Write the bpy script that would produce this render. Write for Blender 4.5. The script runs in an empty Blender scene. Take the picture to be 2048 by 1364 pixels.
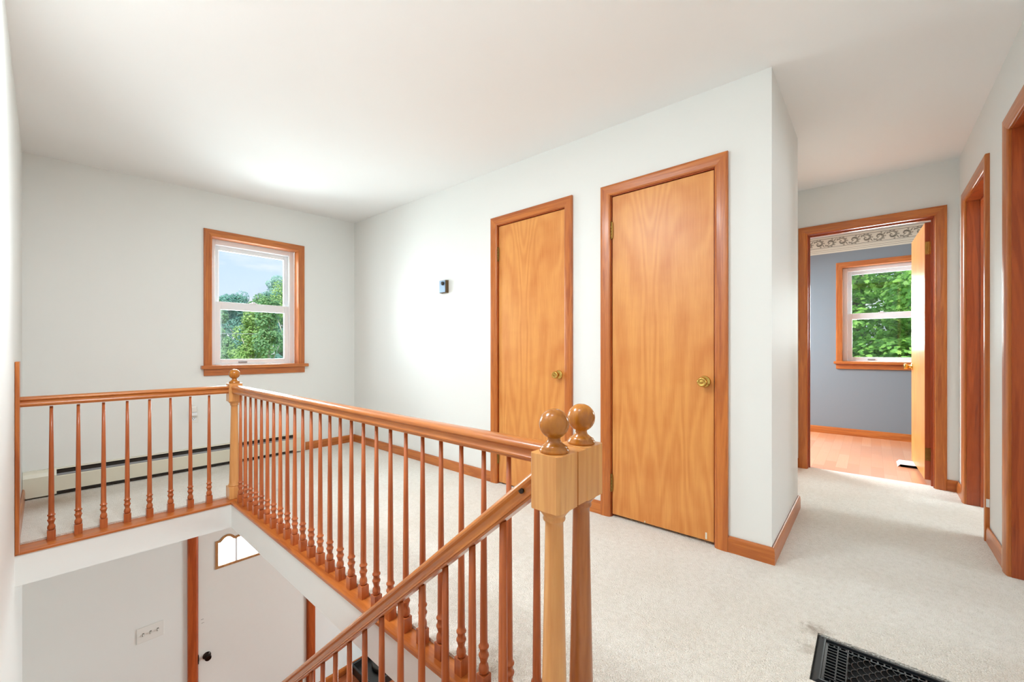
import bpy, bmesh, math, random
from mathutils import Vector, Matrix
PI = math.pi
random.seed(7)
S = bpy.context.scene
COL = S.collection
rnd = random.uniform

# ------------------------------------------------------------------ materials
class NT:
    def __init__(s, name):
        s.m = bpy.data.materials.new(name); s.m.use_nodes = True
        s.t = s.m.node_tree; s.t.nodes.clear()
        s.out = s.n('ShaderNodeOutputMaterial')
    def n(s, typ, **kw):
        x = s.t.nodes.new(typ)
        for k, v in kw.items():
            if k in x.inputs: x.inputs[k].default_value = v
            else: setattr(x, k, v)
        return x
    def l(s, a, b): s.t.links.new(a, b)
    def math(s, op, a, b=None, c=None):
        x = s.n('ShaderNodeMath', operation=op)
        for i, v in enumerate((a, b, c)):
            if v is None: continue
            if isinstance(v, (int, float)): x.inputs[i].default_value = v
            else: s.l(v, x.inputs[i])
        return x.outputs[0]
    def ramp(s, fac, stops):
        x = s.n('ShaderNodeValToRGB'); e = x.color_ramp.elements
        while len(e) < len(stops): e.new(0.5)
        for i, (p, c) in enumerate(stops):
            e[i].position = p; e[i].color = (*c, 1)
        s.l(fac, x.inputs[0]); return x.outputs[0]
    def mix(s, fac, a, b, blend='MIX'):
        x = s.n('ShaderNodeMix', data_type='RGBA', blend_type=blend)
        for i, v in ((0, fac), (6, a), (7, b)):
            if isinstance(v, (int, float)): x.inputs[i].default_value = v
            elif isinstance(v, tuple): x.inputs[i].default_value = (*v, 1)
            else: s.l(v, x.inputs[i])
        return x.outputs[2]
    def bsdf(s, **kw):
        b = s.n('ShaderNodeBsdfPrincipled')
        for k, v in kw.items():
            k = k.replace('_', ' ')
            if isinstance(v, (int, float)): b.inputs[k].default_value = v
            elif isinstance(v, tuple): b.inputs[k].default_value = (*v, 1)
            else: s.l(v, b.inputs[k])
        s.l(b.outputs[0], s.out.inputs[0]); return b
    def bump(s, b, h, strength, dist):
        x = s.n('ShaderNodeBump', Strength=strength, Distance=dist)
        s.l(h, x.inputs['Height']); s.l(x.outputs[0], b.inputs['Normal'])
    def coord(s, scale=(1, 1, 1), out='Object'):
        tc = s.n('ShaderNodeTexCoord'); mp = s.n('ShaderNodeMapping')
        mp.inputs['Scale'].default_value = scale
        s.l(tc.outputs[out], mp.inputs[0]); return mp
    def noise(s, vec, scale, detail=3, rough=.5, dist=0):
        x = s.n('ShaderNodeTexNoise'); x.inputs['Scale'].default_value = scale
        x.inputs['Detail'].default_value = detail; x.inputs['Roughness'].default_value = rough
        x.inputs['Distortion'].default_value = dist
        s.l(vec, x.inputs['Vector']); return x.outputs[0]

def srgb(r, g, b):
    f = lambda c: (c/255/12.92) if c <= 10 else ((c/255+.055)/1.055)**2.4
    return (f(r), f(g), f(b))

def plain(name, col, rough=.5, metal=0, spec=.5, var=.06, scale=30):
    k = NT(name); n = k.noise(k.coord().outputs[0], scale, 4)
    c = k.mix(k.math('MULTIPLY', n, var*2), col, tuple(x*.6 for x in col))
    k.bsdf(Base_Color=c, Roughness=rough, Metallic=metal, Specular_IOR_Level=spec)
    return k.m

def paint(name, col, rough=.5):
    k = NT(name); v = k.coord().outputs[0]
    n = k.noise(v, 1.3, 3)
    c = k.mix(n, tuple(x*.985 for x in col), tuple(min(1, x*1.01) for x in col))
    b = k.bsdf(Base_Color=c, Roughness=rough, Specular_IOR_Level=.25)
    k.bump(b, k.noise(v, 240, 2), .08, .002)
    return k.m

def wood(name, dark, light, axis=2, rough=.3, coat=.35, vary=.0, grain=1.0):
    """solid wood, the grain running along the given local axis"""
    k = NT(name)
    mp = k.coord(); info = k.n('ShaderNodeObjectInfo')
    sh = k.n('ShaderNodeVectorMath', operation='ADD')
    mul = k.n('ShaderNodeVectorMath', operation='SCALE'); mul.inputs['Scale'].default_value = 7.0
    cmb = k.n('ShaderNodeCombineXYZ')
    for i in range(3): k.l(info.outputs['Random'], cmb.inputs[i])
    k.l(cmb.outputs[0], mul.inputs[0]); k.l(mp.outputs[0], sh.inputs[0]); k.l(mul.outputs[0], sh.inputs[1])
    sc = [1, 1, 1]; sc[axis] = .07
    m2 = k.n('ShaderNodeMapping'); m2.inputs['Scale'].default_value = sc
    k.l(sh.outputs[0], m2.inputs[0])
    n1 = k.noise(m2.outputs[0], 16*grain, 4, .55, .6)
    rings = k.math('SINE', k.math('MULTIPLY', n1, 34))
    n2 = k.noise(m2.outputs[0], 150*grain, 3, .6)
    f = k.math('ADD', k.math('MULTIPLY', rings, .09), k.math('ADD', k.math('MULTIPLY', n1, .75), k.math('MULTIPLY', k.math('SUBTRACT', n2, .5), .3)))
    mid = tuple((a+b)/2 for a, b in zip(dark, light))
    c = k.ramp(f, [(.12, dark), (.42, mid), (.75, light)])
    if vary:
        w = k.n('ShaderNodeTexWhiteNoise', noise_dimensions='1D'); k.l(info.outputs['Random'], w.inputs['W'])
        c = k.mix(k.math('MULTIPLY', w.outputs[0], vary), c, tuple(x*y for x, y in zip(dark, (.62, .5, .45))))
    b = k.bsdf(Base_Color=c, Roughness=rough, Coat_Weight=coat, Coat_Roughness=.18, Specular_IOR_Level=.4)
    k.bump(b, n2, .06, .001)
    return k.m

def veneer(name, dark, light, seam):
    """flush birch door skin, book matched about a vertical seam; local x across, z up"""
    k = NT(name); tc = k.n('ShaderNodeTexCoord'); sp = k.n('ShaderNodeSeparateXYZ')
    k.l(tc.outputs['Object'], sp.inputs[0])
    u = k.math('ABSOLUTE', k.math('SUBTRACT', sp.outputs[0], seam))
    cm = k.n('ShaderNodeCombineXYZ'); k.l(k.math('MULTIPLY', u, 1.0), cm.inputs[0]); k.l(k.math('MULTIPLY', sp.outputs[2], .2), cm.inputs[2])
    n1 = k.noise(cm.outputs[0], 3.6, 2, .4, .3)
    n1 = k.math('ADD', n1, k.math('MULTIPLY', u, .5))
    rings = k.math('SINE', k.math('MULTIPLY', n1, 78))
    cm2 = k.n('ShaderNodeCombineXYZ'); k.l(u, cm2.inputs[0]); k.l(k.math('MULTIPLY', sp.outputs[2], .05), cm2.inputs[2])
    n2 = k.noise(cm2.outputs[0], 110, 3, .6)
    cm3 = k.n('ShaderNodeCombineXYZ'); k.l(sp.outputs[0], cm3.inputs[0]); k.l(k.math('MULTIPLY', sp.outputs[2], 1.6), cm3.inputs[2])
    n3 = k.noise(cm3.outputs[0], 2.6, 3, .5)
    f = k.math('ADD', k.math('MULTIPLY', rings, .095), k.math('ADD', k.math('MULTIPLY', n3, .55), k.math('MULTIPLY', n2, .4)))
    c = k.ramp(f, [(.22, dark), (.5, tuple((a+b)/2 for a, b in zip(dark, light))), (.78, light)])
    ln = k.math('LESS_THAN', u, .0009)
    c = k.mix(k.math('MULTIPLY', ln, .45), c, dark)
    b = k.bsdf(Base_Color=c, Roughness=.38, Coat_Weight=.2, Coat_Roughness=.3, Specular_IOR_Level=.4)
    return k.m

def carpet(name):
    k = NT(name); v = k.coord().outputs[0]
    vo = k.n('ShaderNodeTexVoronoi'); vo.inputs['Scale'].default_value = 210; k.l(v, vo.inputs['Vector'])
    fine = k.noise(v, 330, 2, .6); mid = k.noise(v, 38, 3, .6); big = k.noise(v, 2.2, 4, .55)
    f = k.math('ADD', k.math('MULTIPLY', fine, .75), k.math('MULTIPLY', mid, .25))
    c = k.ramp(f, [(.26, srgb(180, 170, 154)), (.47, srgb(236, 230, 219)), (.7, srgb(250, 246, 239))])
    # traffic soil: broad faint blotches and the dirty ring by the floor register
    c = k.mix(k.ramp(big, [(.45, (0, 0, 0)), (.75, (.22, .22, .22))]), c, srgb(205, 186, 160))
    def blob(cx, cy, r, amt, col, base):
        ds = k.n('ShaderNodeVectorMath', operation='DISTANCE'); k.l(v, ds.inputs[0]); ds.inputs[1].default_value = (cx, cy, 0)
        d = k.math('ADD', ds.outputs['Value'], k.math('MULTIPLY', k.math('SUBTRACT', mid, .5), .10))
        s = k.math('MULTIPLY', k.math('SUBTRACT', 1.0, k.math('SMOOTH_MIN', k.math('DIVIDE', d, r), 1.0, .2)), amt)
        return k.mix(k.math('MAXIMUM', s, 0.0), base, col)
    c = blob(1.912, .158, .055, .6, srgb(120, 96, 66), c)
    c = blob(1.78, .160, .05, .4, srgb(140, 116, 86), c)
    c = blob(.02, 4.30, .32, .6, srgb(160, 122, 80), c)
    c = blob(.96, .95, .16, .6, srgb(120, 96, 60), c)
    b = k.bsdf(Base_Color=c, Roughness=.95, Specular_IOR_Level=.1, Sheen_Weight=.15)
    h = k.math('ADD', k.math('MULTIPLY', vo.outputs['Distance'], -1.0), k.math('MULTIPLY', mid, .6))
    k.bump(b, h, .75, .006)
    return k.m

def glass(name):
    k = NT(name); fr = k.n('ShaderNodeFresnel', IOR=1.45)
    tr = k.n('ShaderNodeBsdfTransparent'); tr.inputs[0].default_value = (.96, .985, .98, 1)
    gl = k.n('ShaderNodeBsdfGlossy'); gl.inputs['Roughness'].default_value = .02
    n = k.noise(k.coord().outputs[0], 3, 2)
    mx = k.n('ShaderNodeMixShader'); k.l(k.math('MULTIPLY', fr.outputs[0], k.math('ADD', n, .3)), mx.inputs[0])
    k.l(tr.outputs[0], mx.inputs[1]); k.l(gl.outputs[0], mx.inputs[2]); k.l(mx.outputs[0], k.out.inputs[0])
    return k.m

def frosted(name):
    k = NT(name)
    a = k.n('ShaderNodeBsdfTranslucent'); a.inputs[0].default_value = (.95, .96, .97, 1)
    d = k.n('ShaderNodeBsdfDiffuse'); d.inputs[0].default_value = (.9, .9, .9, 1)
    n = k.noise(k.coord().outputs[0], 60, 2)
    mx = k.n('ShaderNodeMixShader'); k.l(k.math('MULTIPLY', n, .4), mx.inputs[0])
    k.l(a.outputs[0], mx.inputs[1]); k.l(d.outputs[0], mx.inputs[2]); k.l(mx.outputs[0], k.out.inputs[0])
    return k.m

def leafmat(name, a, b, haze=None, amt=0):
    k = NT(name); oi = k.n('ShaderNodeNewGeometry')
    c = k.ramp(oi.outputs['Random Per Island'], [(0, a), (.55, tuple((x+y)/2 for x, y in zip(a, b))), (1, b)])
    n = k.noise(k.coord().outputs[0], 1.1, 3)
    c = k.mix(k.math('MULTIPLY', n, .5), c, b)
    d = k.n('ShaderNodeBsdfPrincipled', Roughness=.5); k.l(c, d.inputs['Base Color'])
    t = k.n('ShaderNodeBsdfTranslucent'); k.l(c, t.inputs[0])
    mx = k.n('ShaderNodeMixShader'); mx.inputs[0].default_value = .4
    k.l(d.outputs[0], mx.inputs[1]); k.l(t.outputs[0], mx.inputs[2]); k.l(mx.outputs[0], k.out.inputs[0])
    return k.m

def planks(name, tones):
    k = NT(name); mp = k.coord((1, 1, 1))
    br = k.n('ShaderNodeTexBrick', offset=.37, squash=1.0)
    br.inputs['Scale'].default_value = 1; br.inputs['Brick Width'].default_value = .62; br.inputs['Row Height'].default_value = .082
    br.inputs['Mortar Size'].default_value = .0009; br.inputs['Mortar Smooth'].default_value = .2; br.inputs['Bias'].default_value = 0
    br.inputs['Color1'].default_value = (*tones[0], 1); br.inputs['Color2'].default_value = (*tones[1], 1)
    br.inputs['Mortar'].default_value = (*tuple(x*.6 for x in tones[0]), 1)
    k.l(mp.outputs[0], br.inputs['Vector'])
    m2 = k.coord((.06, 1, 1)); g = k.noise(m2.outputs[0], 90, 4, .6, .4)
    c = k.mix(k.math('MULTIPLY', g, .55), br.outputs[0], tuple(x*.72 for x in tones[0]))
    k.bsdf(Base_Color=c, Roughness=.22, Coat_Weight=.4, Coat_Roughness=.12)
    return k.m

M = {}
M['wall'] = paint('wall_paint', srgb(233, 233, 229), .6)
M['ceil'] = paint('ceiling_paint', srgb(241, 240, 238), .85)
M['grey'] = paint('grey_blue_paint', srgb(134, 143, 150), .5)
M['white'] = plain('white_enamel', srgb(232, 230, 224), .35, var=.03)
M['vinyl'] = plain('white_vinyl', srgb(236, 238, 240), .3, var=.02)
M['plastic'] = plain('ivory_plastic', srgb(232, 230, 224), .3, var=.02)
M['cream'] = plain('cream_heater_enamel', srgb(222, 217, 198), .35, var=.05, scale=6)
M['dark'] = plain('dark_metal', srgb(46, 40, 34), .5, .3)
M['black'] = plain('black_register_metal', srgb(17, 22, 27), .26, .2, .6)
M['pit'] = plain('opening_shade', srgb(8, 8, 9), .8)  # near-black colour standing for the shade inside openings
M['bronze'] = plain('oil_rubbed_bronze', srgb(40, 26, 20), .28, .8)
M['brass'] = plain('polished_brass', srgb(214, 178, 96), .2, 1.0)
M['oldbrass'] = plain('aged_brass', srgb(150, 116, 60), .35, 1.0, var=.4, scale=90)
M['steel'] = plain('grey_lift_handle', srgb(150, 150, 152), .4, .4)
M['blue'] = plain('grey_blue_plastic', srgb(120, 140, 162), .3, .3)
M['brownp'] = plain('brown_plastic', srgb(96, 72, 38), .4)
M['carpet'] = carpet('beige_carpet')
M['trim'] = wood('trim_wood', srgb(160, 80, 30), srgb(212, 128, 58), 2, .34, .3)
M['trimx'] = wood('trim_wood_along_x', srgb(160, 80, 30), srgb(212, 128, 58), 0, .34, .3)
M['trimy'] = wood('trim_wood_along_y', srgb(160, 80, 30), srgb(212, 128, 58), 1, .34, .3)
M['bal'] = wood('baluster_wood', srgb(160, 76, 32), srgb(216, 124, 66), 2, .35, .3, vary=.32)
M['jamb'] = wood('jamb_wood', srgb(138, 54, 20), srgb(194, 94, 42), 2, .3, .4)
M['railx'] = wood('handrail_wood_along_x', srgb(158, 82, 32), srgb(214, 136, 64), 0, .3, .4)
M['raily'] = wood('handrail_wood_along_y', srgb(158, 82, 32), srgb(214, 136, 64), 1, .3, .4)
M['newel'] = wood('newel_pine', srgb(198, 128, 66), srgb(234, 178, 112), 2, .32, .35, grain=.7)
M['shaft'] = wood('red_brown_shaft_wood', srgb(140, 74, 34), srgb(204, 134, 76), 2, .32, .3, grain=.7)
M['finial'] = wood('finial_wood', srgb(140, 76, 18), srgb(206, 132, 44), 2, .2, .25, grain=.8)
M['door'] = veneer('birch_door_veneer', srgb(200, 120, 54), srgb(230, 163, 88), -.055)
M['dooredge'] = wood('door_edge_wood', srgb(150, 66, 28), srgb(190, 96, 48), 2, .4, .2)
M['stool'] = M['trimx']
M['glass'] = glass('window_glass')
M['frost'] = frosted('bright_door_light_glass')
M['oak'] = planks('wood_strip_floor', (srgb(228, 166, 128), srgb(212, 142, 104)))
M['redoak'] = planks('red_wood_strip_floor', (srgb(198, 116, 74), srgb(178, 96, 58)))
M['paper'] = plain('cream_border_paper', srgb(226, 221, 204), .6, var=.05, scale=120)
M['ink'] = plain('border_print_ink', srgb(104, 98, 84), .7, var=.3, scale=80)
M['shade'] = plain('border_print_shading', srgb(196, 190, 172), .7, var=.3, scale=80)
M['tan'] = wood('door_light_frame', srgb(150, 100, 60), srgb(200, 150, 100), 2, .4, .1)
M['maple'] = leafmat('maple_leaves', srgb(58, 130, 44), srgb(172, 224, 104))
M['leafA'] = leafmat('woodland_leaves', srgb(70, 130, 92), srgb(150, 196, 130))  # woodland leaf colours are lightened to carry aerial haze
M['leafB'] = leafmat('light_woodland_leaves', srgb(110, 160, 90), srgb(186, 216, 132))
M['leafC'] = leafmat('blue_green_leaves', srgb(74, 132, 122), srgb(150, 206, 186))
M['leafD'] = leafmat('hazy_pale_leaves', srgb(120, 180, 170), srgb(196, 228, 206))  # distance haze painted into the tallest tree's leaf colour
M['bark'] = plain('bark', srgb(150, 138, 122), .9, var=.4, scale=14)
M['palebark'] = plain('pale_bark', srgb(214, 206, 194), .9, var=.3, scale=14)
M['lawn'] = plain('lawn', srgb(96, 140, 70), .95, var=.3, scale=6)
M['wire'] = plain('wire_grey', srgb(190, 196, 200), .6)
M['rubber'] = plain('black_rubber', srgb(26, 24, 23), .35, spec=.6)

# ------------------------------------------------------------------ mesh helpers
class MB:
    def __init__(s): s.bm = bmesh.new(); s.sm = []
    def box(s, x0, y0, z0, x1, y1, z1, bevel=0, seg=2, mat=None):
        r = bmesh.ops.create_cube(s.bm, size=1)['verts']
        for v in r:
            v.co = Vector((x0+(v.co.x+.5)*(x1-x0), y0+(v.co.y+.5)*(y1-y0), z0+(v.co.z+.5)*(z1-z0)))
        if bevel:
            es = list({e for v in r for e in v.link_edges})
            rr = bmesh.ops.bevel(s.bm, geom=es, offset=bevel, segments=seg, affect='EDGES', profile=.5)
            r = list({v for f in rr['faces'] for v in f.verts} | {v for v in r if v.is_valid})
        if mat is not None:
            for v in r: v.co = mat @ v.co
        return s
    def poly(s, pts):
        vs = [s.bm.verts.new(p) for p in pts]; s.bm.faces.new(vs); return s
    def extrude(s, prof, f, t0, t1, smooth=False):
        """closed profile; f(u, v, t) -> point, swept from t0 to t1"""
        a = [s.bm.verts.new(f(u, v, t0)) for u, v in prof]
        b = [s.bm.verts.new(f(u, v, t1)) for u, v in prof]
        n = len(prof)
        for i in range(n):
            fc = s.bm.faces.new((a[i], a[(i+1) % n], b[(i+1) % n], b[i])); fc.smooth = smooth
        s.bm.faces.new(a[::-1]); s.bm.faces.new(b); return s
    def sweep(s, prof, rings, smooth=False, cap=True):
        """rings: list of functions (u,v)->point"""
        vs = [[s.bm.verts.new(r(u, v)) for u, v in prof] for r in rings]; n = len(prof)
        for a, b in zip(vs, vs[1:]):
            for i in range(n):
                fc = s.bm.faces.new((a[i], a[(i+1) % n], b[(i+1) % n], b[i])); fc.smooth = smooth
        if cap: s.bm.faces.new(vs[0][::-1]); s.bm.faces.new(vs[-1])
        return s
    def lathe(s, prof, mat=Matrix(), seg=24, cap=True):
        """prof: list of (radius, z)"""
        vs = []
        for r, z in prof:
            if r < 1e-6: vs.append([s.bm.verts.new(mat @ Vector((0, 0, z)))])
            else: vs.append([s.bm.verts.new(mat @ Vector((r*math.cos(2*PI*i/seg), r*math.sin(2*PI*i/seg), z))) for i in range(seg)])
        for a, b in zip(vs, vs[1:]):
            for i in range(seg):
                j = (i+1) % seg
                if len(a) == 1 and len(b) == 1: continue
                if len(a) == 1: q = (a[0], b[j], b[i])
                elif len(b) == 1: q = (a[i], a[j], b[0])
                else: q = (a[i], a[j], b[j], b[i])
                s.bm.faces.new(q).smooth = True
        if cap:
            if len(vs[0]) > 1: s.bm.faces.new(vs[0][::-1])
            if len(vs[-1]) > 1: s.bm.faces.new(vs[-1])
        return s
    def tube(s, pts, rad, seg=6):
        pts = [Vector(p) for p in pts]; n = len(pts)
        rad = rad if isinstance(rad, (list, tuple)) else [rad]*n
        rings = []
        for i, p in enumerate(pts):
            d = (pts[min(i+1, n-1)]-pts[max(i-1, 0)]).normalized()
            a = d.orthogonal().normalized(); b = d.cross(a)
            if rings:
                a = (pa - d*pa.dot(d)).normalized(); b = d.cross(a)
            pa = a
            rings.append([s.bm.verts.new(p+(a*math.cos(2*PI*k/seg)+b*math.sin(2*PI*k/seg))*rad[i]) for k in range(seg)])
        for a, b in zip(rings, rings[1:]):
            for i in range(seg):
                s.bm.faces.new((a[i], a[(i+1) % seg], b[(i+1) % seg], b[i])).smooth = True
        s.bm.faces.new(rings[0][::-1]); s.bm.faces.new(rings[-1]); return s
    def build(s, name, mat, parent=None, sharp=None):
        bmesh.ops.recalc_face_normals(s.bm, faces=s.bm.faces)
        me = bpy.data.meshes.new(name); s.bm.to_mesh(me); s.bm.free()
        me.materials.append(mat)
        if sharp is not None: me.set_sharp_from_angle(angle=math.radians(sharp))
        o = bpy.data.objects.new(name, me); COL.objects.link(o)
        if parent: o.parent = parent
        return o

def tag(o, label=None, cat=None, group=None, kind=None):
    if label: o['label'] = label
    if cat: o['category'] = cat
    if group: o['group'] = group
    if kind: o['kind'] = kind
    return o
def thing(name, loc=(0, 0, 0), rz=0, **kw):
    o = bpy.data.objects.new(name, None); COL.objects.link(o); o.empty_display_size = .05
    o.location = loc; o.rotation_euler = (0, 0, rz); return tag(o, **kw)
def kids(o): return [c for c in bpy.data.objects if c.parent == o]
def dup(o, parent=None, **kw):
    c = o.copy(); COL.objects.link(c)
    if parent: c.parent = parent
    for ch in kids(o): dup(ch, c)
    return tag(c, **kw)

def struct(name, mb, mat, label, sharp=None):
    return tag(mb.build(name, mat, None, sharp), label, kind='structure')

def wallgrid(plane, c0, c1, u0, u1, z0, z1, holes):
    """wall slab: plane 'x' (constant x from c0 to c1, u = y) or 'y'; holes = (ua, ub, za, zb)"""
    mb = MB(); us = sorted({u0, u1, *[h for H in holes for h in H[:2]]}); zs = sorted({z0, z1, *[h for H in holes for h in H[2:]]})
    us = [u for u in us if u0 <= u <= u1]; zs = [z for z in zs if z0 <= z <= z1]
    solid = lambda i, j: 0 <= i < len(us)-1 and 0 <= j < len(zs)-1 and not any(a < (us[i]+us[i+1])/2 < b and c < (zs[j]+zs[j+1])/2 < d for a, b, c, d in holes)
    P = (lambda c, u, z: (c, u, z)) if plane == 'x' else (lambda c, u, z: (u, c, z))
    for i in range(len(us)-1):
        for j in range(len(zs)-1):
            if not solid(i, j): continue
            a, b, c, d = us[i], us[i+1], zs[j], zs[j+1]
            for k in (c0, c1): mb.poly([P(k, a, c), P(k, b, c), P(k, b, d), P(k, a, d)])
            if not solid(i-1, j): mb.poly([P(c0, a, c), P(c1, a, c), P(c1, a, d), P(c0, a, d)])
            if not solid(i+1, j): mb.poly([P(c0, b, c), P(c1, b, c), P(c1, b, d), P(c0, b, d)])
            if not solid(i, j-1): mb.poly([P(c0, a, c), P(c1, a, c), P(c1, b, c), P(c0, b, c)])
            if not solid(i, j+1): mb.poly([P(c0, a, d), P(c1, a, d), P(c1, b, d), P(c0, b, d)])
    bmesh.ops.remove_doubles(mb.bm, verts=mb.bm.verts, dist=1e-5)
    return mb

# ------------------------------------------------------------------ dimensions
XL, YW, XD, YC, YR, XE = -.104, 4.51, 2.37, .37, -.49, 4.48
YREC, XB = .53, 6.589
ZF = -2.63
HX, HY, HY0 = .863, 3.385, .60          # stairwell opening: east edge, north edge, south edge
D1, D2 = (1.590, 2.228), (.629, 1.243)  # closet door openings (y)
DE = (-.363, .428)                       # end door opening (y)
DM, DN = (3.49, 4.16), (2.18, 2.963)     # doors on the right hall wall (x)
FD = (.899, 1.844)                       # front door opening (x)
WIN = (.989, 1.761, .885, 2.104)        # landing window opening
BW = (-.485, .287)                       # bedroom window opening (y)

# ------------------------------------------------------------------ room shell
struct('wall_north', wallgrid('y', YW, YW+.17, -.25, 6.8, ZF-.1, 2.75, [WIN, (*FD, ZF-.2, -.56)]), M['wall'], 'off-white window wall at the far end of the landing')
struct('wall_east', wallgrid('x', XD, XD+.115, YC, YW, -.03, 2.75, [(*D1, -.1, 2.042), (*D2, -.1, 2.034)]), M['wall'], 'off-white wall with the two closet doors')
struct('wall_hall_left', MB().box(XD+.115, YC, -.03, 3.32, YREC+.12, 2.75).box(3.32, YREC, -.03, XE, YREC+.12, 2.75), M['wall'], 'short off-white wall on the left of the hall')
struct('wall_hall_end', wallgrid('x', XE, XE+.115, YR, YREC+.12, -.03, 2.75, [(*DE, -.1, 2.082)]), M['wall'], 'off-white wall at the end of the hall around the open door')
struct('wall_hall_right', wallgrid('y', YR-.115, YR, -.25, XE+.115, -.03, 2.75, [(*DM, -.1, 2.075), (*DN, -.1, 2.085)]), M['wall'], 'off-white wall along the right of the hall')
struct('wall_west', wallgrid('x', XL-.15, XL, -4.2, YW+.17, ZF-.1, 2.75, []), M['wall'], 'off-white stairwell wall at the left edge')
# ceiling: slightly out of level, as the house has settled
cz = {(XL, -.49): 2.45, (XL, YC): 2.45, (XL, YW): 2.456, (XD, -.49): 2.462, (XD, YC): 2.456, (XD, YW): 2.527, (3.32, -.49): 2.47, (3.32, YC): 2.47, (XE, -.49): 2.481, (XE, YC): 2.486}
mb = MB()
q = lambda *k: mb.poly([(a, b, cz[(a, b)]) for a, b in k])
q((XL, -.49), (XD, -.49), (XD, YC), (XL, YC)); q((XL, YC), (XD, YC), (XD, YW), (XL, YW))
q((XD, -.49), (3.32, -.49), (3.32, YC), (XD, YC)); q((3.32, -.49), (XE, -.49), (XE, YC), (3.32, YC))
mb.poly([(3.32, YC, 2.47), (XE, YC, 2.486), (XE, .66, 2.49), (3.32, .66, 2.474)])
struct('ceiling', mb, M['ceil'], 'white plaster ceiling over landing and hall')
struct('roof_slab', MB().box(-.4, -4.4, 2.75, 6.9, 4.8, 2.9), M['ceil'], 'roof over the house')

# carpet (one object, pieces around the stairwell opening)
mb = MB()
for x0, y0, x1, y1 in ((.932, HY0, XD, YW), (XL, 3.503, .932, YW), (XL, YR, 1.618, HY0), (1.906, YR, XD, HY0), (1.618, .150, 1.906, HY0), (1.618, YR, 1.906, -.30), (XD, YR, 3.32, YC), (3.32, YR, XE, YREC), (XE, DE[0], 4.555, DE[1]), (DN[0], YR-.1, DN[1], YR), (DM[0], YR-.1, DM[1], YR), (XD, D1[0], XD+.1, D1[1]), (XD, D2[0], XD+.1, D2[1])):
    mb.box(x0, y0, -.026, x1, y1, 0)
struct('floor', mb, M['carpet'], 'beige carpet on the landing and hall')
# floor structure: its edges are the white fascia round the stairwell, its underside the entry ceiling
mb = MB()
for x0, y0, x1, y1 in ((HX+.005, HY0, 6.7, YW), (XL, HY+.005, HX+.005, YW), (XL, -4.2, 6.7, HY0)):
    mb.box(x0, y0, -.192, x1, y1, -.0292)
struct('ceiling_lower', mb, M['wall'], 'white fascia and entry ceiling around the stairwell')
struct('floor_lower', MB().box(XL, -4.2, ZF-.05, 6.7, YW, ZF), M['redoak'], 'wood floor of the entry downstairs')
# bedroom at the end of the hall
struct('floor_bedroom', MB().box(4.555, DE[0], -.026, XE+.115, DE[1], -.004).box(XE+.115, -1.6, -.026, XB, 2.3, -.004), M['oak'], 'glossy wood strip floor of the bedroom')
struct('wall_bedroom_far', wallgrid('x', XB, XB+.16, -1.72, 4.6, ZF, 2.75, [(*BW, .885, 2.104)]), M['grey'], 'grey-blue bedroom wall with the window')
struct('wall_bedroom_left', wallgrid('y', 2.3, 2.42, XE+.115, XB, -.03, 2.75, []), M['grey'], 'grey-blue bedroom side wall out of sight')
struct('wall_bedroom_right', wallgrid('y', -1.72, -1.6, XE+.115, XB, -.03, 2.75, []), M['grey'], 'grey-blue bedroom wall behind the open door')
struct('wall_bedroom_near', MB().box(XE+.06, YREC+.12, -.03, XE+.115, 2.3, 2.75).box(XE+.06, -1.6, -.03, XE+.115, YR-.115, 2.75), M['grey'], 'grey-blue bedroom wall beside the doorway')
struct('ceiling_bedroom', MB().box(XE+.115, -1.6, 2.505, XB, 2.3, 2.56), M['ceil'], 'white bedroom ceiling')
# rooms behind the right wall
struct('floor_right_rooms', MB().box(XL, -4.2, -.026, XE+.06, YR-.1, -.001), M['carpet'], 'carpet of the rooms off the hall')
struct('wall_south', wallgrid('y', -4.3, -4.2, -.25, 6.8, ZF, 2.75, [(2.2, 3.18, .8, 2.1), (3.5, 4.3, .8, 2.1)]), M['wall'], 'outer wall of the rooms off the hall')  # farther opening added to go with the hall fill light
struct('wall_right_rooms', MB().box(3.2, -4.2, -.02, 3.3, YR-.115, 2.75).box(XE, -4.2, -.02, XE+.06, YR-.115, 2.75).box(XE+.06, -4.2, ZF, 6.7, -4.1, 2.75), M['wall'], 'partition between the rooms off the hall')
struct('ceiling_right_rooms', MB().box(XL, -4.2, 2.48, XE, YR-.115, 2.52), M['ceil'], 'ceiling of the rooms off the hall')
struct('wall_closet', MB().box(XD+.115, YREC+.12, -.02, XD+.8, YREC+.14, 2.7).box(XD+.75, YREC+.14, -.02, XD+.8, YW, 2.7), M['wall'], 'inside of the closets')

# ------------------------------------------------------------------ trim
CAS = [(0, 0), (0, .008), (.003, .0115), (.010, .0145), (.030, .018), (.052, .0195), (.061, .019), (.065, .016), (.065, 0)]
def casing(parent, plane, c, side, a, b, z0, zt, name='casing', mat=None, prof=CAS):
    """mitred door casing on a wall face at coordinate c; side = +-1 is the way it projects"""
    P = (lambda h, u, z: Vector((c+side*h, u, z))) if plane == 'x' else (lambda h, u, z: Vector((u, c+side*h, z)))
    def leg(f): return MB().sweep(prof, f)
    inv = parent.matrix_world.inverted() if parent else Matrix()
    o = []
    # three boards so that grain and mitres read
    o.append(leg([lambda u, h: P(h, a-u, z0), lambda u, h: P(h, a-u, zt+u)]).build(name, mat or M['trim'], parent))
    o.append(leg([lambda u, h: P(h, b+u, z0), lambda u, h: P(h, b+u, zt+u)]).build(name, mat or M['trim'], parent))
    o.append(leg([lambda u, h: P(h, a-u, zt+u), lambda u, h: P(h, b+u, zt+u)]).build(name, M['trimy'] if plane == 'x' else M['trimx'], parent))
    return o
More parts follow.
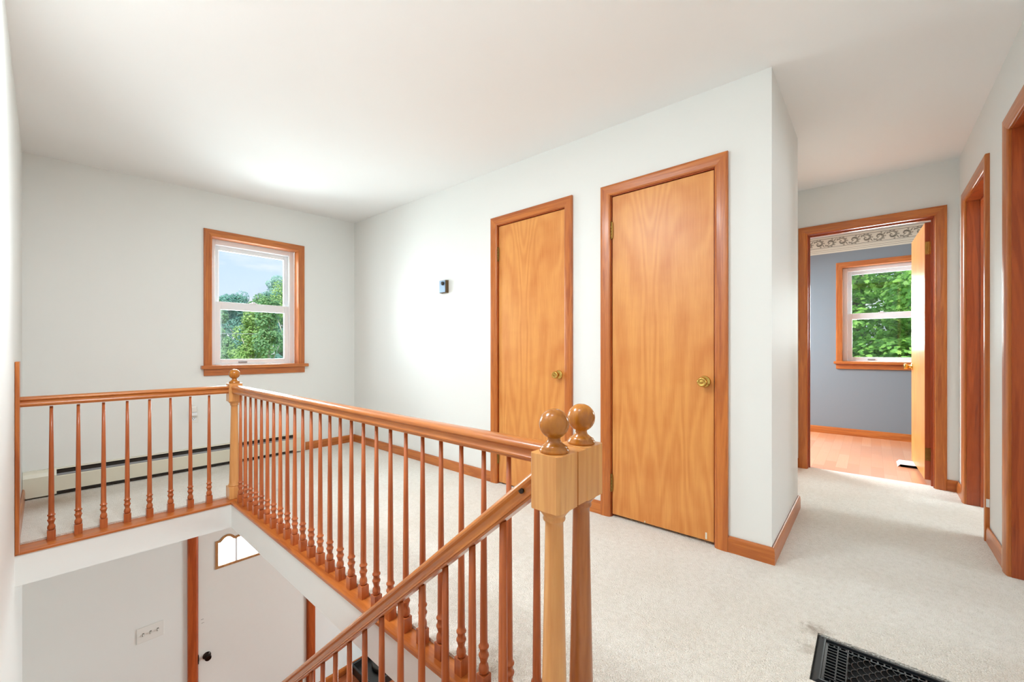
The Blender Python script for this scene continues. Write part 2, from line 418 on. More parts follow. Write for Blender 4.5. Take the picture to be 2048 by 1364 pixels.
def jamb(parent, plane, c0, c1, a, b, z0, zt, stop=None, t=.018):
    """lining of the opening plus the door stop (stop = depth coordinate of the stop)"""
    B = (lambda m, c, d, u, v, z, w: m.box(min(c, d), u, z, max(c, d), v, w)) if plane == 'x' else (lambda m, c, d, u, v, z, w: m.box(u, min(c, d), z, v, max(c, d), w))
    m = MB(); B(m, c0, c1, a-.012, a+.004, z0, zt+.012); B(m, c0, c1, b-.004, b+.012, z0, zt+.012); B(m, c0, c1, a-.012, b+.012, zt-.004, zt+.012)
    m.build('jamb', M['jamb'], parent)
    if stop is not None:
        m = MB(); s0, s1 = stop
        B(m, s0, s1, a+.004, a+.015, z0, zt-.004); B(m, s0, s1, b-.015, b-.004, z0, zt-.004); B(m, s0, s1, a+.015, b-.015, zt-.015, zt-.004)
        m.build('door_stop', M['jamb'], parent)

BASE = [(0, 0), (.0, .082), (.004, .088), (.009, .087), (.013, .078), (.015, .06), (.015, 0)]
def baseboard(name, plane, c, side, u0, u1, z=-.005, label='', m0=0, m1=0):
    """profile (depth, height); m0, m1 lengthen (outside corner) or shorten the exposed edge for a mitre"""
    if plane == 'x': f = lambda e, mm: (lambda d, h: Vector((c+side*d, e+mm*d, z+h)))
    else: f = lambda e, mm: (lambda d, h: Vector((e+mm*d, c+side*d, z+h)))
    return struct(name, MB().sweep(BASE, [f(u0, m0), f(u1, m1)]), M['trimy'] if plane == 'x' else M['trimx'], label)
baseboard('baseboard_north', 'y', YW, -1, 1.80, XD, label='wood baseboard under the window wall, right of the heater', m1=-1)
baseboard('baseboard_east', 'x', XD, -1, D1[1]+.065, YW, label='wood baseboard between the room corner and the far closet door', m1=-1)
baseboard('baseboard_between_doors', 'x', XD, -1, D2[1]+.065, D1[0]-.065, label='short wood baseboard between the two closet doors')
baseboard('baseboard_corner', 'x', XD, -1, YC, D2[0]-.065, label='scuffed wood baseboard at the outside corner', m0=-1)
baseboard('baseboard_hall_left', 'y', YC, -1, XD, 3.32, label='wood baseboard along the left hall wall', m0=-1, m1=1)
baseboard('baseboard_recess_side', 'x', 3.32, 1, YC, YREC, label='wood baseboard on the hall wall end', m0=-1, m1=-1)
baseboard('baseboard_recess', 'y', YREC, -1, 3.32, XE, label='wood baseboard in the hall recess', m0=1, m1=-1)
baseboard('baseboard_end_left', 'x', XE, -1, DE[1]+.065, YREC, label='sliver of baseboard left of the open door', m1=-1)
baseboard('baseboard_end_right', 'x', XE, -1, YR, DE[0]-.065, label='short baseboard right of the open door', m0=1)
baseboard('baseboard_right_far', 'y', YR, 1, DM[1]+.065, XE, label='short baseboard in the far right hall corner', m1=-1)
baseboard('baseboard_right_near', 'y', YR, 1, DN[1]+.065, DM[0]-.065, label='wood baseboard between the two doors on the right')
baseboard('baseboard_right_rear', 'y', YR, 1, XL, DN[0]-.065, label='wood baseboard behind the viewpoint')
baseboard('baseboard_bedroom', 'x', XB, -1, -1.6, 2.3, label='wood baseboard under the bedroom window')
baseboard('baseboard_west', 'x', XL, 1, 3.50, 4.45, label='reddish baseboard on the left wall by the heater')
baseboard('baseboard_entry', 'y', YW, -1, FD[1]+.075, 6.6, z=ZF, label='wood baseboard right of the front door downstairs')
# edge boards of the stairwell (nosing)
NOSE = [(0, -.029), (0, -.017), (.003, -.013), (.010, -.011), (.069, -.011), (.069, -.029)]
struct('trim_1', MB().sweep(NOSE, [lambda u, v: Vector((HX+u, HY0, v)), lambda u, v: Vector((HX+u, HY+u, v))]), M['trimy'], 'wood edge board under the long railing')
NOSE2 = [(0, -.029), (0, -.018), (.004, -.014), (.035, -.011), (.118, -.011), (.118, -.029)]
struct('trim_2', MB().sweep(NOSE2, [lambda u, v: Vector((XL, HY+u, v)), lambda u, v: Vector((HX+min(u, .07), HY+u, v))]), M['trimx'], 'wood edge board under the short railing')
# wallpaper border in the bedroom
bz0, bz1 = 2.287, 2.500
b = tag(MB().box(XB-.0015, -1.6, bz0, XB, 2.3, bz1).build('trim_3', M['paper']), 'cream scroll wallpaper border along the top of the grey wall', kind='structure')
ink, shd = MB(), MB()
def rib(m, pts, w, d, taper=True):
    n = len(pts)
    L, R = [], []
    for i, (y, z) in enumerate(pts):
        a = pts[max(i-1, 0)]; c = pts[min(i+1, n-1)]
        tx, tz = c[0]-a[0], c[1]-a[1]; ln = math.hypot(tx, tz) or 1
        ww = w*(1-.75*abs(2*i/(n-1)-1)**2) if taper else w
        L.append((y-tz/ln*ww, z+tx/ln*ww)); R.append((y+tz/ln*ww, z-tx/ln*ww))
    for i in range(n-1):
        m.poly([(XB-d, *L[i]), (XB-d, *L[i+1]), (XB-d, *R[i+1]), (XB-d, *R[i])])
for z, w in ((2.475, .0022), (2.366, .0022), (2.352, .0008), (2.330, .0015), (2.309, .0015)):
    rib(ink, [(-1.6, z), (2.3, z)], w, .0022, False)
for k in range(33):
    y0 = 2.25-k*.116; up = 1 if k % 2 else -1; zc = 2.42; pt = lambda r, a: (y0+r*1.12*math.cos(a), zc+up*r*math.sin(a))
    rib(ink, [pt(.050*(1-t/30), t*.30+.3) for t in range(27)], .0026, .0024)
    rib(ink, [pt(.038*(1-t/26), t*.33+.6) for t in range(18)], .0016, .0026)
    rib(shd, [pt(.044*(1-t/30), t*.30+.4) for t in range(25)], .0125, .0018)
    for j in range(7):
        a = .4+j*.62; lf = [pt(.040+.0055*t, a+.20*t*(1-t/6)) for t in range(4)]
        rib(shd, lf, .0105, .0020); rib(ink, lf, .0014, .0027)
    for j in range(3):
        a = 3.5+j*.5; rib(ink, [pt(.016+.006*t, a+.22*t) for t in range(4)], .0030, .0028)
    rib(ink, [(y0+.058-.014*t, zc+up*(.046-.004*t-.0016*t*t)) for t in range(6)], .0022, .0026)
    rib(shd, [(y0-.058+.006*t, zc-up*(.046-.010*t)) for t in range(4)], .0060, .0021)
    rib(ink, [(y0-.060+.006*t, zc-up*(.048-.010*t)) for t in range(4)], .0020, .0027)
ink.build('scroll_print', M['ink'], b); shd.build('scroll_shading', M['shade'], b)

# ------------------------------------------------------------------ doors
def rotm(ax, deg): return Matrix.Rotation(math.radians(deg), 4, ax)
def knob(parent, pos, mat_dir, metal, name='knob', r=.026):
    """round knob; local +Z of mat_dir points out of the door"""
    m = Matrix.Translation(pos) @ mat_dir
    k = MB().lathe([(.0, 0), (.031, 0), (.032, .003), (.029, .008), (.014, .011), (.013, .02), (.012, .026), (.018, .03), (r, .037), (r+.002, .047), (r-.001, .056), (.019, .060), (.017, .058), (.008, .0605), (0, .061)], m, 28).build(name, metal, parent)
    return k
def hinge(parent, x, y, z, h=.10, mat=None, name='hinge'):
    m = MB()
    for i in range(5):
        a = z-h/2+i*h/5
        m.lathe([(0, a), (.0058, a), (.0058, a+h/5-.0015), (.0045, a+h/5-.0008), (.0045, a+h/5)], Matrix.Translation((x, y, 0)), 12)
    m.lathe([(0, z+h/2), (.0068, z+h/2), (.0068, z+h/2+.004), (0, z+h/2+.008)], Matrix.Translation((x, y, 0)), 12)
    m.lathe([(0, z-h/2-.008), (.0068, z-h/2-.004), (.0068, z-h/2), (0, z-h/2)], Matrix.Translation((x, y, 0)), 12)
    m.box(x-.0035, y-.010, z-h/2, x-.001, y+.010, z+h/2)
    return m.build(name, mat or M['oldbrass'], parent)

def closet_door(name, D, zt, label, zb):
    t = thing(name, label=label, kind='structure')
    a, b = D
    casing(t, 'x', XD, -1, a, b, -.004, zt)
    jamb(t, 'x', XD, XD+.115, a, b, -.004, zt, (XD+.042, XD+.055))
    # leaf: local frame, x across (from south to north), z up
    w = (b-.008)-(a+.008)
    leaf = MB().box(-w/2, -.0175, zb, w/2, .0175, zt-.008, .0012, 1).build('door_leaf', M['door'], t)
    leaf.matrix_local = Matrix.Translation((XD+.0235, (a+b)/2, 0)) @ rotm('Z', -90)   # local x -> -y
    return t
d1 = closet_door('door_1', D1, 2.042, 'honey birch closet door farther left, with brass knob', .012)
d2 = closet_door('door_2', D2, 2.034, 'honey birch closet door nearer the hall corner, with brass knob', .018)
face = XD+.006
for d, D in ((d1, D1), (d2, D2)):
    knob(d, (face, D[0]+.055, .884), rotm('Y', -90), M['brass'], r=.0245)
    for z in (1.815, .215): hinge(d, XD-.001, D[1]-.004, z)
    MB().box(XD-.0022, D[0]-.004, .850, XD+.010, D[0]+.0035, .915, .001).build('strike_plate', M['dark'], d)
# chipped veneer at the foot of the nearer door
MB().box(face-.0006, .672, .026, face-.0001, .681, .062).box(face-.0006, 1.02, .019, face-.0001, 1.025, .03).build('veneer_chip', M['paper'], d2)

# end door, standing open into the bedroom
d3 = thing('door_3', label='open door at the end of the hall, swung into the bedroom', kind='structure')
casing(d3, 'x', XE, -1, *DE, -.004, 2.082); jamb(d3, 'x', XE, XE+.115, *DE, -.004, 2.082, (XE+.055, XE+.068))
casing(d3, 'x', XE+.115, 1, *DE, -.004, 2.082)
lw, lt = .775, .035
lm = Matrix.Translation((XE+.108, -.352, 0)) @ rotm('Z', 2.5)
leaf = MB().box(0, 0, .034, lw, lt, 2.062, .0015, 1).build('door_leaf', M['door'], d3); leaf.matrix_local = lm
MB().box(-.0008, .0008, .036, .0004, lt-.0008, 2.06).build('leaf_edge', M['dooredge'], d3).matrix_local = lm
for z in (1.86, .235):
    h = MB().box(-.0022, .002, z-.05, -.0006, .033, z+.05)
    for zz, yy in ((.033, .018), (0, .025), (-.033, .018)):
        h.lathe([(0, -.001), (.0032, -.001), (.0032, .0008), (0, .0008)], Matrix.Translation((-.0026, yy, z+zz)) @ rotm('Y', -90), 8)
    h.lathe([(0, z-.05), (.006, z-.05), (.006, z+.05), (0, z+.05)], Matrix.Translation((-.003, -.003, 0)), 10)
    h.build('hinge', M['brass'] if z > 1 else M['oldbrass'], d3).matrix_local = lm
kb = knob(d3, lm @ Vector((lw-.07, lt, .903)), rotm('Z', 2.5) @ rotm('X', -90), M['brass'], r=.025)

# doors on the right wall of the hall
for nm, D, zt, lab in (('door_4', DM, 2.075, 'doorway farther along the right hall wall, reddish wood casing'), ('door_5', DN, 2.085, 'doorway at the right edge, reddish wood casing and jamb')):
    t = thing(nm, label=lab, kind='structure')
    casing(t, 'y', YR, 1, *D, -.004, zt); jamb(t, 'y', YR-.115, YR, *D, -.004, zt, (YR-.075, YR-.062))
    casing(t, 'y', YR-.115, -1, *D, -.004, zt)
    # leaf standing open into the room, hinged on the far jamb
    lf = MB().box(0, 0, .012, D[1]-D[0]-.02, .035, zt-.01, .0015, 1).build('door_leaf', M['door'], t)
    lf.matrix_local = Matrix.Translation((D[1]-.008, YR-.120, 0)) @ rotm('Z', -88)
    if nm == 'door_5':
        MB().box(D[1]+.064, YR+.0162, .02, D[1]+.0656, YR+.0192, .5).build('chipped_edge', M['paper'], t)
    else:
        MB().box(DM[0]-.0656, YR+.001, .19, DM[0]-.0648, YR+.014, .235).build('paint_chip', M['white'], t)

# front door downstairs
d6 = thing('door_6', label='white front door with arched glass light at the foot of the stairs', kind='structure')
casing(d6, 'y', YW, -1, *FD, ZF, -.56, mat=M['jamb'], prof=[(u*1.15, h) for u, h in CAS]); jamb(d6, 'y', YW, YW+.17, *FD, ZF, -.56)
fx0, fx1, fzt = FD[0]+.007, FD[1]-.007, -.568
yl0, yl1 = YW+.012, YW+.056
wx0, wx1, wz0, wzs, wzp = 1.054, 1.690, -.934, -.722, -.684   # glass light
MU = (1.198, 1.545)
def camel(a, b, zs, zp, n=14):
    """camel-back head of one light"""
    return [(a+(b-a)*i/n, zs+(zp-zs)*math.sin(PI*min(1, max(0, (i/n-.16)/.68)))**.85) for i in range(n+1)]
heads = camel(wx0, MU[0], wzs, wzp) + camel(MU[0], MU[1], wzs+.004, -.60, 24)[1:] + camel(MU[1], wx1, wzs, wzp)[1:]
m = MB()
for y in (yl0, yl1):
    m.poly([(fx0, y, ZF+.01), (fx1, y, ZF+.01), (fx1, y, wz0), (fx0, y, wz0)])
    m.poly([(fx0, y, wz0), (wx0, y, wz0), (wx0, y, fzt), (fx0, y, fzt)]); m.poly([(wx1, y, wz0), (fx1, y, wz0), (fx1, y, fzt), (wx1, y, fzt)])
    for (a, za), (c, zc) in zip(heads, heads[1:]): m.poly([(a, y, za), (c, y, zc), (c, y, fzt), (a, y, fzt)])
loop = [(wx0, wz0)] + heads + [(wx1, wz0)]
for (a, za), (c, zc) in zip(loop, loop[1:]+loop[:1]): m.poly([(a, yl0, za), (c, yl0, zc), (c, yl1, zc), (a, yl1, za)])
for p, q_ in (((fx0, ZF+.01), (fx0, fzt)), ((fx0, fzt), (fx1, fzt)), ((fx1, fzt), (fx1, ZF+.01)), ((fx1, ZF+.01), (fx0, ZF+.01))):
    m.poly([(p[0], yl0, p[1]), (q_[0], yl0, q_[1]), (q_[0], yl1, q_[1]), (p[0], yl1, p[1])])
bmesh.ops.remove_doubles(m.bm, verts=m.bm.verts, dist=1e-5)
m.build('door_leaf', M['white'], d6)
fr = MB()
n = len(loop); w = .022; off = []
for i in range(n):
    (a, za), (c, zc), (e_, ze) = loop[i-1], loop[i], loop[(i+1) % n]
    l1 = math.hypot(c-a, zc-za) or 1; l2 = math.hypot(e_-c, ze-zc) or 1
    n1 = (-(zc-za)/l1, (c-a)/l1); n2_ = (-(ze-zc)/l2, (e_-c)/l2)
    mx_, mz = n1[0]+n2_[0], n1[1]+n2_[1]; d = max(.35, (mx_*mx_+mz*mz)/2)
    off.append((c+mx_*w/d, zc+mz*w/d))
for i in range(n):
    k = (i+1) % n
    pts = [loop[i], loop[k], off[k], off[i]]
    fr.poly([(p, yl0-.006, zz) for p, zz in pts])
    for m_ in (0, 2):
        (p, zz), (p2, z2) = pts[m_], pts[m_+1]
        fr.poly([(p, yl0-.006, zz), (p2, yl0-.006, z2), (p2, yl0+.001, z2), (p, yl0+.001, zz)])
light = fr.build('glass_light_frame', M['tan'], d6)
g = MB()
for (a, za), (c, zc) in zip(heads, heads[1:]): g.poly([(a, yl0+.02, wz0), (c, yl0+.02, wz0), (c, yl0+.02, zc), (a, yl0+.02, za)])
g.build('pane', M['frost'], light)
MB().box(MU[0]-.009, yl0-.002, wz0, MU[0]+.009, yl0+.018, wzs+.012).box(MU[1]-.009, yl0-.002, wz0, MU[1]+.009, yl0+.018, wzs+.012).build('mullion', M['vinyl'], light)
knob(d6, (.968, yl0, -1.706), rotm('X', 90), M['bronze'], r=.024)
MB().box(FD[0]+.001, YW-.001, -1.745, FD[0]+.009, YW+.02, -1.665, .002).build('strike_plate', M['bronze'], d6)
MB().box(.925, yl0-.0006, -1.366, .945, yl0, -1.363).box(.93, yl0-.0006, -1.40, .937, yl0, -1.396).box(.938, yl0-.0006, -1.398, .948, yl0, -1.3955).build('scuff_mark', M['ink'], d6)

# ------------------------------------------------------------------ windows
def window(name, T, label):
    """local frame: u right, d outward (local +y), z up; u=0 is the outer left edge of the casing"""
    t = thing(name, label=label, kind='structure'); t.matrix_world = T
    W, i0, i1, zs, zt = .870, .062, .806, .917, 2.090
    P = [(0, 0), (0, .012), (.004, .016), (.05, .019), (.058, .018), (.062, .013), (.062, 0)]
    F = lambda h, u, z: Vector((u, -h, z))
    MB().sweep(P, [lambda u, h: F(h, i0-u, zs), lambda u, h: F(h, i0-u, zt+u)]).build('casing', M['trim'], t)
    MB().sweep(P, [lambda u, h: F(h, i1+u, zs), lambda u, h: F(h, i1+u, zt+u)]).build('casing', M['trim'], t)
    MB().sweep(P, [lambda u, h: F(h, i0-u, zt+u), lambda u, h: F(h, i1+u, zt+u)]).build('casing', M['trimx'], t)
    MB().box(-.022, -.048, .885, W+.028, 0, zs, .004).box(i0, 0, .886, i1, .10, zs).build('window_stool', M['trimx'], t)
    MB().box(0, -.017, .823, W, 0, .885, .003).build('apron', M['trimx'], t)
    m = MB().box(i0-.012, 0, zs, i0, .095, zt+.012).box(i1, 0, zs, i1+.012, .095, zt+.012).box(i0, 0, zt, i1, .095, zt+.012); m.build('jamb_extension', M['trim'], t)
    f = .047
    m = MB()
    for a, b, c, d in ((i0, i0+f, zs, zt), (i1-f, i1, zs, zt), (i0+f, i1-f, zt-f, zt), (i0+f, i1-f, zs-.01, zs+.012)): m.box(a, .095, c, b, .170, d, .003, 1)
    m.box(i0+f, .102, zs, i0+f+.006, .11, zt-f).box(i1-f-.006, .102, zs, i1-f, .11, zt-f)
    m.build('window_frame', M['vinyl'], t)
    def sash(nm, d0, d1, u0, u1, z0, z1, st, br, tr):
        m = MB()
        for a, b, c, d in ((u0, u0+st, z0, z1), (u1-st, u1, z0, z1), (u0+st, u1-st, z0, z0+br), (u0+st, u1-st, z1-tr, z1)): m.box(a, d0, c, b, d1, d, .003, 1)
        o = m.build(nm, M['vinyl'], t)
        MB().box(u0+st-.003, (d0+d1)/2-.003, z0+br-.003, u1-st+.003, (d0+d1)/2+.003, z1-tr+.003).build('pane', M['glass'], o)
        return o
    sash('upper_sash', .142, .166, i0+f-.004, i1-f+.004, 1.478, zt-f+.004, .044, .036, .044)
    lo = sash('lower_sash', .110, .134, i0+f-.004, i1-f+.004, zs+.012, 1.515, .050, .040, .074)
    MB().box(.30, .096, .932, .372, .111, .948, .004).build('lift_handle', M['steel'], lo)
    MB().box(.40, .100, 1.512, .46, .135, 1.520, .003).box(.42, .106, 1.52, .445, .13, 1.532, .003).build('sash_lock', M['vinyl'], lo)
    return t
window('window_1', Matrix.Translation((.941, YW, 0)), 'double-hung window in orange wood casing on the far landing wall')
window('window_2', Matrix.Translation((XB, .335, 0)) @ rotm('Z', -90), 'double-hung window with maple leaves behind, in the grey bedroom')

# ------------------------------------------------------------------ railings
RAIL = [(-.022, 0), (.022, 0), (.0225, .006), (.0265, .008), (.0265, .013), (.0235, .016), (.0215, .024), (.0225, .031), (.0265, .035), (.0300, .038), (.0305, .044), (.028, .049), (.020, .0535), (.008, .0555), (-.008, .0555), (-.020, .0535), (-.028, .049), (-.0305, .044), (-.0300, .038), (-.0265, .035), (-.0225, .031), (-.0215, .024), (-.0235, .016), (-.0265, .013), (-.0265, .008), (-.0225, .006)]
BPROF = [(q_*1.1, z_) for q_, z_ in [(.0100, .055), (.0120, .057), (.0145, .064), (.0148, .071), (.0132, .081), (.0100, .087), (.0098, .091), (.0115, .099), (.0136, .107), (.0148, .109), (.0150, .112), (.0146, .115), (.0118, .117), (.0112, .134), (.0146, .136), (.0150, .139), (.0146, .142), (.0112, .144), (.0110, .16), (.0102, .30), (.0086, .50), (.0064, .752)]]
def baluster_mesh():
    m = MB().box(-.0167, -.0167, 0, .0167, .0167, .055, .0008, 1)
    m.lathe(BPROF, Matrix(), 16)
    return m
BZ = -.0115
bal0 = baluster_mesh().build('baluster', M['bal'])
first = [True]
def put_bal(parent, x, y, z, rz=0):
    if first[0]: o = bal0; first[0] = False
    else: o = bal0.copy(); COL.objects.link(o)
    o.parent = parent; o.location = (x, y, z); o.rotation_euler = (0, 0, rz); return o
RX, RY, RZ = .908, 3.474, .7465
N2 = (.908, .560); N1 = (.789, .560); NF = (.908, 3.474)
HB = .0415
# long railing
rl = thing('stair_railing', (0, 0, 0), label='long level wood railing running along the stairwell beside the carpet', cat='railing', group='landing railings')
MB().extrude(RAIL, lambda u, v, t: Vector((RX+u, t, RZ+v)), N2[1]+HB, NF[1]-HB, True).build('handrail', M['raily'], rl, 35)
for i in range(26): put_bal(rl, RX, 3.331-i*.1051, BZ)
# short railing by the window
rs = thing('stair_railing', (0, 0, 0), label='short level wood railing across the head of the stairwell, left, below the window', cat='railing', group='landing railings')
MB().extrude(RAIL, lambda u, v, t: Vector((t, RY+u, RZ+v)), -.088, NF[0]-HB, True).build('handrail', M['railx'], rs, 35)
for i in range(8): put_bal(rs, .0255+i*.1045, RY, BZ)
MB().box(XL+.001, HY-.006, -.022, -.087, 3.52, .994, .002, 1).build('wall_post', M['trim'], rs)
# raking stair railing
st = thing('stair_railing', (0, 0, 0), label='sloping wood handrail descending the stairs from the near newel post', cat='railing', group='landing railings')
SL = -.853; cs = 1/math.hypot(1, SL)
zr = lambda y: .7615+SL*(y-.623)-.0555/cs        # underside line
yb = 3.46
hr = MB().extrude(RAIL, lambda u, v, t: Vector((u, t+v*.88*SL, v*.88)), 0, (yb-N1[1]-HB)/cs, True).build('handrail', M['raily'], st, 35)
hr.location = (N1[0], N1[1]+HB, zr(N1[1]+HB)+.003); hr.rotation_euler = (math.atan(SL), 0, 0)
sb = MB()
for k in range(24):
    y = .723+.1167*k
    if y > yb-.06: break
    zt = zr(y)+.006; z0 = zt-.80
    if k == 0:
        m = MB().box(-.0167, -.0167, 0, .0167, .0167, .11, .0008, 1).lathe([(r, z+.055) for r, z in BPROF if z < .15] + [(.0128, .22), (.0122, .40), (.0108, .62), (.0092, .80)], Matrix(), 16)
        sbal = m.build('baluster', M['bal'], st); o = sbal
    else: o = sbal.copy(); COL.objects.link(o)
    o.location = (N1[0], y, z0)

def newel(x, y, label, z0=-.011, shaft='newel'):
    t = thing('newel_post', (x, y, 0), label=label, cat='newel post', group='turned newel posts with ball finials')
    MB().box(-HB, -HB, z0, HB, HB, .075, .002, 1).build('base_block', M['newel'], t)
    MB().lathe([(.036, .075), (.0385, .078), (.0385, .084), (.034, .088), (.0345, .094), (.032, .097), (.0318, .12), (.028, .30), (.0235, .52), (.0215, .640), (.0215, .655), (.0255, .658), (.0265, .662), (.0245, .666), (.030, .675), (.0375, .6835), (.0385, .689)], Matrix(), 32).build('turned_shaft', M[shaft], t)
    m = MB().box(-HB, -HB, .688, HB, HB, .8165)
    es = [e for e in m.bm.edges if abs(e.verts[0].co.z-e.verts[1].co.z) > .05]
    bmesh.ops.bevel(m.bm, geom=es, offset=.007, segments=1, affect='EDGES')
    m.build('top_block', M['newel'], t)
    R = .0352; zc = .8825
    pr = [(.0, .816), (.0335, .816), (.0350, .819), (.0345, .8235), (.031, .827), (.0315, .829), (.024, .834), (.017, .840), (.0145, .846), (.0150, .8495)]
    a0 = math.asin(.0150/R)
    pr += [(R*math.sin(a), zc-R*math.cos(a)) for a in [a0+(PI-a0)*i/20 for i in range(20)]] + [(0, zc+R)]
    MB().lathe(pr, Matrix(), 36).build('ball_finial', M['finial'], t)
    return t
newel(*NF, 'turned newel post at the far corner where the two level railings meet')
newel(*N1, 'front newel post of the near pair, carrying the sloping handrail', 0)
n2 = newel(*N2, 'rear newel post of the near pair, carrying the long level railing', 0, 'shaft')
# spacer between the paired newels
MB().box(N1[0]+HB-N2[0], -HB+.001, .689, -HB, HB-.004, .815).build('spacer_block', M['newel'], n2)
MB().lathe([(0, 0), (.0075, 0), (.0075, .004), (0, .004)], Matrix.Translation((N1[0]-.0235, .64, zr(.64)+.040)) @ rotm('Y', -90), 16).build('plug_hole', M['dark'], st)

# staircase
sc = tag(thing('staircase'), 'carpeted staircase down to the entry beside the sloping handrail', kind='structure')
rise, run = -ZF/13, .2335
for k in range(13):
    y = HY0+run*k
    MB().box(XL+.001, y, -rise*(k+1), .83, y+.018, -rise*k-.03).build('riser', M['white'], sc)
    if k < 12: MB().box(XL+.001, y-.01, -rise*(k+1)-.03, .83, y+run+.018, -rise*(k+1), .008).build('tread', M['trimx'], sc)
m = MB(); x0, x1 = N1[0]-.019, N1[0]+.019
z1 = lambda y: zr(y)-.785
for x in (x0, x1): m.poly([(x, HY0+.003, z1(HY0)), (x, yb, z1(yb)), (x, yb, max(ZF, z1(yb)-.3)), (x, HY0+.003, z1(HY0)-.3)])
for a, b_ in (((HY0+.003, z1(HY0)), (yb, z1(yb))), ((yb, z1(yb)-.3), (HY0+.003, z1(HY0)-.3))):
    m.poly([(x0, *a), (x1, *a), (x1, *b_), (x0, *b_)])
m.build('stringer', M['white'], sc)

# ------------------------------------------------------------------ small things
# thermostat
t = thing('thermostat', (XD+.001, 2.873, 1.622), label='small grey-blue thermostat with a dial on the white wall', cat='thermostat')
MB().box(-.008, -.046, -.058, 0, .046, .058, .002).build('backplate', M['brownp'], t)
MB().box(-.032, -.044, -.056, -.008, .044, .056, .003).build('housing', M['brownp'], t)
cv = MB().box(-.036, -.040, -.052, -.031, .042, .054, .002).build('cover', M['blue'], t)
MB().lathe([(0, 0), (.017, 0), (.016, .010), (0, .011)], Matrix.Translation((-.036, -.008, .026)) @ rotm('Y', -90), 20).build('dial', M['dark'], cv)
# light switch
t = thing('light_switch', (.5815, YW, -1.288), label='white triple switch plate on the wall left of the front door', cat='light switch')
MB().box(-.087, -.006, -.063, .087, 0, .063, .003).build('wall_plate', M['plastic'], t)
for k in (-1, 0, 1):
    x = k*.046
    MB().box(x-.006, -.0065, -.013, x+.006, -.0055, .013).build('slot', M['ink'], t)
    tg = MB().box(-.004, -.016, -.006, .004, 0, .006, .001); o = tg.build('toggle', M['plastic'], t); o.location = (x, -.005, .002); o.rotation_euler = (math.radians(28), 0, 0)
# outlet with plug-in
t = thing('wall_outlet', (.868, YW, .470), label='white duplex outlet on the wall under the landing window', cat='outlet')
MB().box(-.035, -.005, -.058, .035, 0, .058, .002).build('cover_plate', M['plastic'], t)
m = MB().box(-.017, -.0065, -.036, .017, -.0045, -.008, .003); m.build('receptacle', M['vinyl'], t)
MB().box(-.009, -.0072, -.022, -.006, -.0062, -.012).box(.005, -.0072, -.022, .008, -.0062, -.013).lathe([(0, 0), (.0028, 0), (.0028, .001), (0, .001)], Matrix.Translation((0, -.0062, -.029)) @ rotm('X', 90), 10).build('slots', M['pit'], t)
pl = thing('night_light', (.868, YW-.0052, .497), label='white plug-in night light in the upper half of the outlet', cat='night light')
MB().box(-.021, -.034, -.018, .021, 0, .012, .004).build('plug_body', M['vinyl'], pl)
MB().box(-.020, -.040, .012, .020, -.006, .066, .008, 3).build('lamp_shade', M['white'], pl)
# baseboard heater
t = thing('baseboard_heater', (0, 0, 0), label='long cream baseboard heater with dark slots along the window wall', cat='heater')
hx0, hx1, yb0 = XL+.002, 1.795, YW-.062
def hp(prof, a, b_, nm, mat): return MB().extrude(prof, lambda u, v, x: Vector((x, YW-u, v)), a, b_).build(nm, mat, t)
hp([(0, .012), (.006, .012), (.006, .150), (0, .150)], hx0, hx1, 'back_panel', M['cream'])
hp([(.0, .186), (.0, .192), (.034, .192), (.040, .186), (.038, .184)], hx0, hx1, 'hood', M['cream'])
hp([(.054, .030), (.062, .032), (.062, .136), (.056, .142), (.054, .140)], hx0+.06, hx1-.06, 'front_panel', M['cream'])
hp([(.044, .150), (.056, .142), (.058, .146), (.046, .156)], hx0+.06, hx1-.06, 'damper', M['steel'])
hp([(.001, .05), (.040, .05), (.040, .178), (.001, .183)], hx0+.05, hx1-.05, 'heating_element', M['dark'])  # element raised so its dark colour fills the top slot with shade
hp([(.006, .012), (.050, .012), (.050, .03), (.006, .03)], hx0+.05, hx1-.05, 'bottom_shadow_gap', M['dark'])  # solid dark bar standing for the shade below the front panel
for a, b_ in ((hx0, hx0+.16), (hx1-.10, hx1)):
    hp([(0, .012), (.063, .012), (.0635, .15), (.052, .176), (.040, .193), (0, .193)], a, b_, 'end_cap', M['cream'])
# floor register
vx0, vx1, vy0, vy1 = 1.618, 1.906, -.30, .150
t = thing('floor_register', ((vx0+vx1)/2, (vy0+vy1)/2, -.0125), label='black metal floor register set in the carpet at bottom right', cat='floor register')
cx, cy = (vx0+vx1)/2, (vy0+vy1)/2; L0, L1, W0, W1 = vx0-cx, vx1-cx, vy0-cy, vy1-cy
MB().box(L0+.001, W0+.001, -.006, L1-.001, W1-.001, -.003).build('duct_shade_plate', M['pit'], t)  # solid dark plate, coloured as the shade of an open duct
fp = [(0, 0), (.002, .005), (.022, .012), (.026, .0115), (.027, .007), (.034, .006), (.034, 0)]
m = MB()
rings = [lambda u, h, a=a: Vector((*a(u), h)) for a in (lambda u: (L0+u, W0+u), lambda u: (L1-u, W0+u), lambda u: (L1-u, W1-u), lambda u: (L0+u, W1-u), lambda u: (L0+u, W0+u))]
m.sweep(fp, rings, cap=False); m.build('outer_frame', M['black'], t)
a0, a1, b0, b1 = L0+.034, L1-.034, W0+.034, W1-.034
g = MB()
sl = .0165
